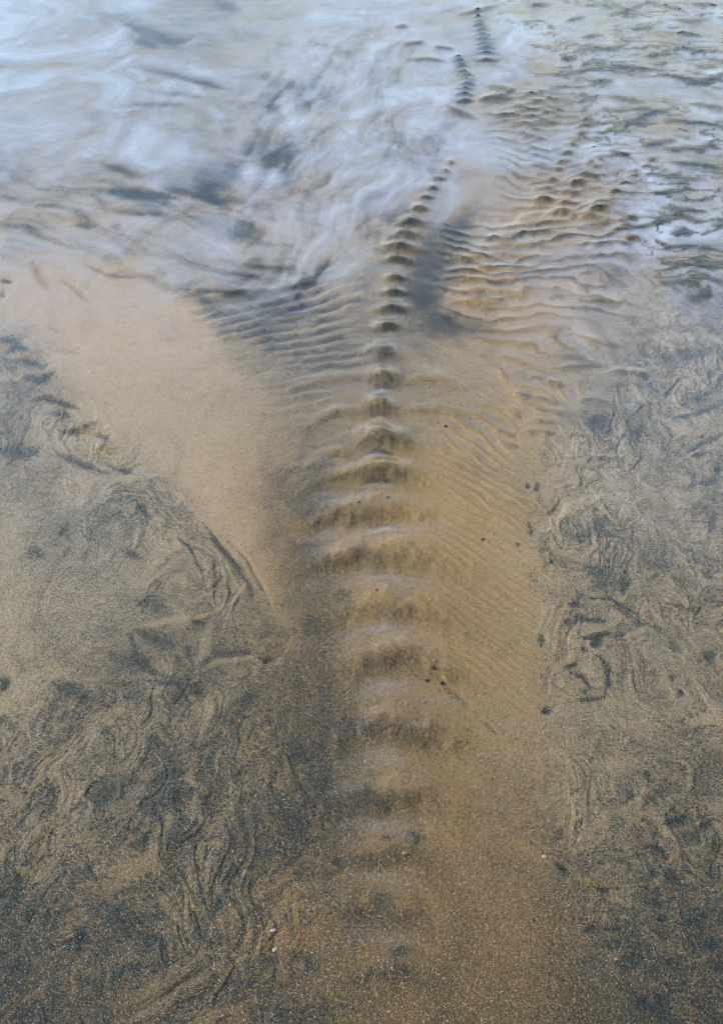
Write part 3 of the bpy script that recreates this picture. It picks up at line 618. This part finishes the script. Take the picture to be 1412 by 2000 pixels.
sand['label'] = 'wet rippled beach sand marbled with black and golden grains'

# water surface: the sand smoothed, a few millimetres higher
def blur(a, r):
    for ax in (0, 1):
        for _ in range(2):
            c = np.cumsum(np.pad(a, [(r + 1, r) if i == ax else (0, 0) for i in (0, 1)], mode='edge'), axis=ax)
            n = 2 * r + 1
            a = (np.take(c, np.arange(n, c.shape[ax]), axis=ax) - np.take(c, np.arange(0, c.shape[ax] - n), axis=ax)) / n
    return a
wz = np.maximum(blur(relief, 2) + .0035, relief + .0018)
wz = blur(wz, 1)
wz += (.0016 * fbm(X * 14, Y * 22, 811, 3) + .0008 * fbm(X * 40, Y * 55, 821, 2)) * (.15 + 1.0 * turb) + .0015
wz = np.maximum(wz, relief + .0012)
chop = np.clip(turb + .6 * np.clip(GP, 0, 1) + .12, 0, 1)
st2 = (slice(None, None, 2), slice(None, None, 2))
Xw, Yw, (Zw, Sw, Cw) = extend(X[st2], Y[st2], [wz[st2], SI[st2], chop[st2]])
Zw2 = Zw.copy(); Zw2[:8] += .01; Zw2[-8:] += .01; Zw2[:, :8] += .01; Zw2[:, -8:] += .01
water = grid_mesh('water', Xw, Yw, Zw2, {'silt_sheen': Sw, 'choppy': Cw}, wm)
water['kind'] = 'structure'
water['label'] = 'thin sheet of running water, silty and with painted sky sheen, over the sand'

def height_at(u, v):
    i = int(round((v - vs[0]) / STEP)); j = int(round((u - us[0]) / STEP))
    return float(relief[i, j])

# ------------------------------------------------------------------ pebbles
def stone_mat(name, c, c2_):
    m_, n_, l_ = mat(name); q = N(m_.node_tree)
    t_ = n_.new('ShaderNodeTexCoord'); nz = q.noise(260, 4, .6, t_.outputs['Object'])
    b = n_.new('ShaderNodeBsdfPrincipled'); l_.new(q.mix(q.ramp(nz, .38, .62), c, c2_), b.inputs['Base Color']); b.inputs['Roughness'].default_value = .28
    o_ = n_.new('ShaderNodeOutputMaterial'); l_.new(b.outputs[0], o_.inputs[0]); return m_
SM = {'red': stone_mat('red_stone', (.42, .055, .02, 1), (.25, .03, .015, 1)), 'black': stone_mat('black_stone', (.012, .013, .015, 1), (.03, .03, .032, 1)),
      'orange': stone_mat('orange_stone', (.50, .22, .04, 1), (.36, .14, .03, 1)), 'grey': stone_mat('grey_stone', (.16, .17, .18, 1), (.08, .09, .10, 1)),
      'brown': stone_mat('brown_stone', (.10, .045, .02, 1), (.05, .025, .015, 1)), 'white': stone_mat('white_shell', (.5, .46, .38, 1), (.36, .32, .25, 1)),
      'green': stone_mat('green_stone', (.05, .09, .04, 1), (.03, .06, .03, 1))}
def ico(sub=2):
    import bmesh
    bm = bmesh.new(); bmesh.ops.create_icosphere(bm, subdivisions=sub, radius=1)
    v = np.array([q.co[:] for q in bm.verts]); f = [[a.index for a in q.verts] for q in bm.faces]; bm.free(); return v, f
IV, IF = ico(3)
def pebble(name, u, v, rpx, kind, label, cat, sx=1., sz=.62, rot=0., group=None):
    x, y, s = ground(u, v); r = rpx * s
    rs = np.random.RandomState(int(u * 7 + v))
    p = IV.copy(); dirs = rs.randn(7, 3); dirs /= np.linalg.norm(dirs, axis=1)[:, None]
    dsp = 1 + sum(.09 * np.clip(p @ d, -.2, .8) * rs.uniform(-1.4, 1) for d in dirs)
    p = p * dsp[:, None]
    p[:, 0] *= sx; p[:, 2] *= sz
    me = bpy.data.meshes.new(name); me.from_pydata((p * r).tolist(), [], IF); me.update()
    for q in me.polygons: q.use_smooth = True
    me.materials.append(SM[kind])
    o = bpy.data.objects.new(name, me); scene.collection.objects.link(o)
    o.location = (x, y, height_at(u, v) + r * sz * .45); o.rotation_euler = (0.1, -.12, rot)
    o['label'] = label; o['category'] = cat
    if group: o['group'] = group
    return o
pebble('pebble', 1368, 854, 4.2, 'red', 'small bright red pebble lying alone on grey sand near the right edge', 'pebble', 1.05, .85, .4)
pebble('pebble', 701, 992, 3.4, 'black', 'tiny black pebble on the left slope of the pale golden mound', 'pebble', 1.2, .7, .8)
pebble('pebble', 756, 979, 3.6, 'grey', 'tiny slate grey pebble near the crest of the pale golden mound', 'pebble', 1.3, .7, .2)
pebble('pebble', 943, 1053, 3.2, 'black', 'lone black pebble on the oblique ripples right of the golden mounds', 'pebble', 1.3, .6, -.2)
pebble('pebble', 735, 1158, 2.6, 'black', 'black speck of stone on the crest of the fourth broad golden mound', 'pebble', 1.1, .7, 0)
pebble('pebble', 863, 1334, 4.2, 'black', 'round black pebble beside the upper end of the dark diagonal crease', 'pebble', 1.2, .75, .5)
pebble('pebble', 834, 1329, 3.4, 'black', 'smaller black pebble just left of the dark diagonal crease', 'pebble', 1.3, .7, .2)
pebble('pebble', 845, 1309, 4.2, 'brown', 'dark brown pebble at the top end of the dark diagonal crease', 'pebble', 1.35, .7, .1)
pebble('pebble', 848, 1293, 3.8, 'orange', 'small orange pebble just above the dark diagonal crease', 'pebble', 1.3, .7, .7)
pebble('pebble', 672, 1351, 2.8, 'black', 'small black pebble in the pale trough at the left of the channel', 'pebble', 1.2, .7, .7)
pebble('pebble', 446, 1382, 3.0, 'red', 'tiny dark red pebble among dark swirls on the left sand', 'pebble', .8, .8, .7)
pebble('pebble', 702, 694, 3.2, 'orange', 'tiny orange pebble left of the uppermost round mound of the spine', 'pebble', 1.5, .7, .3)
pebble('pebble', 870, 834, 3.0, 'brown', 'brown pebble right of the darkest round mound', 'pebble', 1.4, .8, .3)
pebble('pebble', 853, 826, 2.4, 'orange', 'small orange pebble just left of the brown one beside the darkest mound', 'pebble', 1.2, .8, .3)
pebble('pebble', 866, 1608, 3.2, 'grey', 'grey pebble in the golden foreground sand above its wide bare slope', 'pebble', 1.1, .8, .3)
pebble('pebble', 789, 1673, 3.6, 'orange', 'orange pebble at the foot of the dark patch in the foreground channel', 'pebble', 1.6, .7, .1)
pebble('pebble', 1062, 1674, 4.0, 'white', 'whitish shell chip on the pale rib at the right of the golden slope', 'shell chip', 1.3, .5, -.4)
pebble('pebble', 461, 443 + 1, 2.2, 'brown', 'tiny brown pebble on the pale smooth sand in the upper left', 'pebble', 1.3, .8, 0)
pebble('pebble', 1202, 1873, 2.6, 'white', 'tiny white shell chip near dark patches at the lower right', 'shell chip', 1., .8, 0)
for i, (u, v, r, kd, lb) in enumerate([(534, 1818, 4, 'white', 'creamy shell chip topmost of the cluster in the lower left centre'), (537, 1856, 4.5, 'white', 'creamy ridged shell chip lowest of the cluster in the lower left centre'),
                                       (512, 1852, 3.5, 'brown', 'dark brown stone at the left of the shell chip cluster'), (526, 1836, 3, 'black', 'black stone in the middle of the shell chip cluster'),
                                       (587, 1823, 3, 'red', 'reddish stone right of the shell chip cluster'), (554, 1822, 3, 'orange', 'amber stone beside the topmost creamy shell chip')]):
    pebble('pebble' if kd != 'white' else 'shell_chip', u, v, r, kd, lb, 'shell chip' if kd == 'white' else 'pebble', 1.5, .5, i * .7)

# ------------------------------------------------------------------ loose coarse grains standing proud of the sand (uncountable)
rs = np.random.RandomState(3)
NG = 14000
gu = rs.uniform(-60, 1470, NG * 6); gv = 560 + 1480 * rs.rand(NG * 6) ** .9
ii = np.clip(((gv - vs[0]) / STEP).round().astype(int), 0, NV - 1); jj = np.clip(((gu - us[0]) / STEP).round().astype(int), 0, NU - 1)
pr = .12 + .9 * G[ii, jj]
sel = np.where(rs.rand(NG * 6) < pr * .5)[0][:NG]
gy, gs = row_world(gv[sel]); gx = (gu[sel] - 706) * gs; gz = relief[ii[sel], jj[sel]]
gr = rs.uniform(.0005, .0013, len(sel)) * (1 + .25 * (gs / .001 - 1))
OV = np.array([(1, 0, 0), (-1, 0, 0), (0, 1, 0), (0, -1, 0), (0, 0, 1), (0, 0, -1)], float); OF = np.array([(0, 2, 4), (2, 1, 4), (1, 3, 4), (3, 0, 4), (2, 0, 5), (1, 2, 5), (3, 1, 5), (0, 3, 5)])
ang = rs.rand(len(sel)) * 6.28; ca, sa = np.cos(ang), np.sin(ang)
ov = OV[None] * gr[:, None, None] * rs.uniform(.6, 1.4, (len(sel), 1, 3))
vx = ov[..., 0] * ca[:, None] - ov[..., 1] * sa[:, None] + gx[:, None]; vy = ov[..., 0] * sa[:, None] + ov[..., 1] * ca[:, None] + gy[:, None]; vz = ov[..., 2] + gz[:, None] + gr[:, None] * .4
vv = np.stack([vx, vy, vz], -1).reshape(-1, 3); ff = (OF[None] + 6 * np.arange(len(sel))[:, None, None]).reshape(-1, 3)
me = bpy.data.meshes.new('coarse_grains'); me.from_pydata(vv.tolist(), [], ff.tolist()); me.update()
at = me.attributes.new('tone', 'FLOAT', 'POINT'); at.data.foreach_set('value', np.repeat(rs.rand(len(sel)), 6).astype(np.float32))
gm, nn, ll = mat('loose_grains'); k = N(gm.node_tree)
rp = nn.new('ShaderNodeValToRGB'); rp.color_ramp.interpolation = 'CONSTANT'
el = rp.color_ramp.elements; el[0].color = (.03, .03, .03, 1); el[1].position = .38; el[1].color = (.30, .15, .06, 1)
for p_, c_ in ((.52, (.42, .31, .16, 1)), (.74, (.55, .47, .36, 1)), (.90, (.72, .68, .60, 1)), (.97, (.16, .10, .05, 1))):
    e_ = el.new(p_); e_.color = c_
ll.new(k.attr('tone'), rp.inputs[0])
b = nn.new('ShaderNodeBsdfPrincipled'); ll.new(rp.outputs[0], b.inputs['Base Color']); b.inputs['Roughness'].default_value = .3
so = nn.new('ShaderNodeOutputMaterial'); ll.new(b.outputs[0], so.inputs[0])
me.materials.append(gm)
go = bpy.data.objects.new('coarse_grains', me); scene.collection.objects.link(go)
go['kind'] = 'stuff'; go['label'] = 'loose coarse dark, amber and cream sand grains on the wet sand'; go['category'] = 'sand grains'
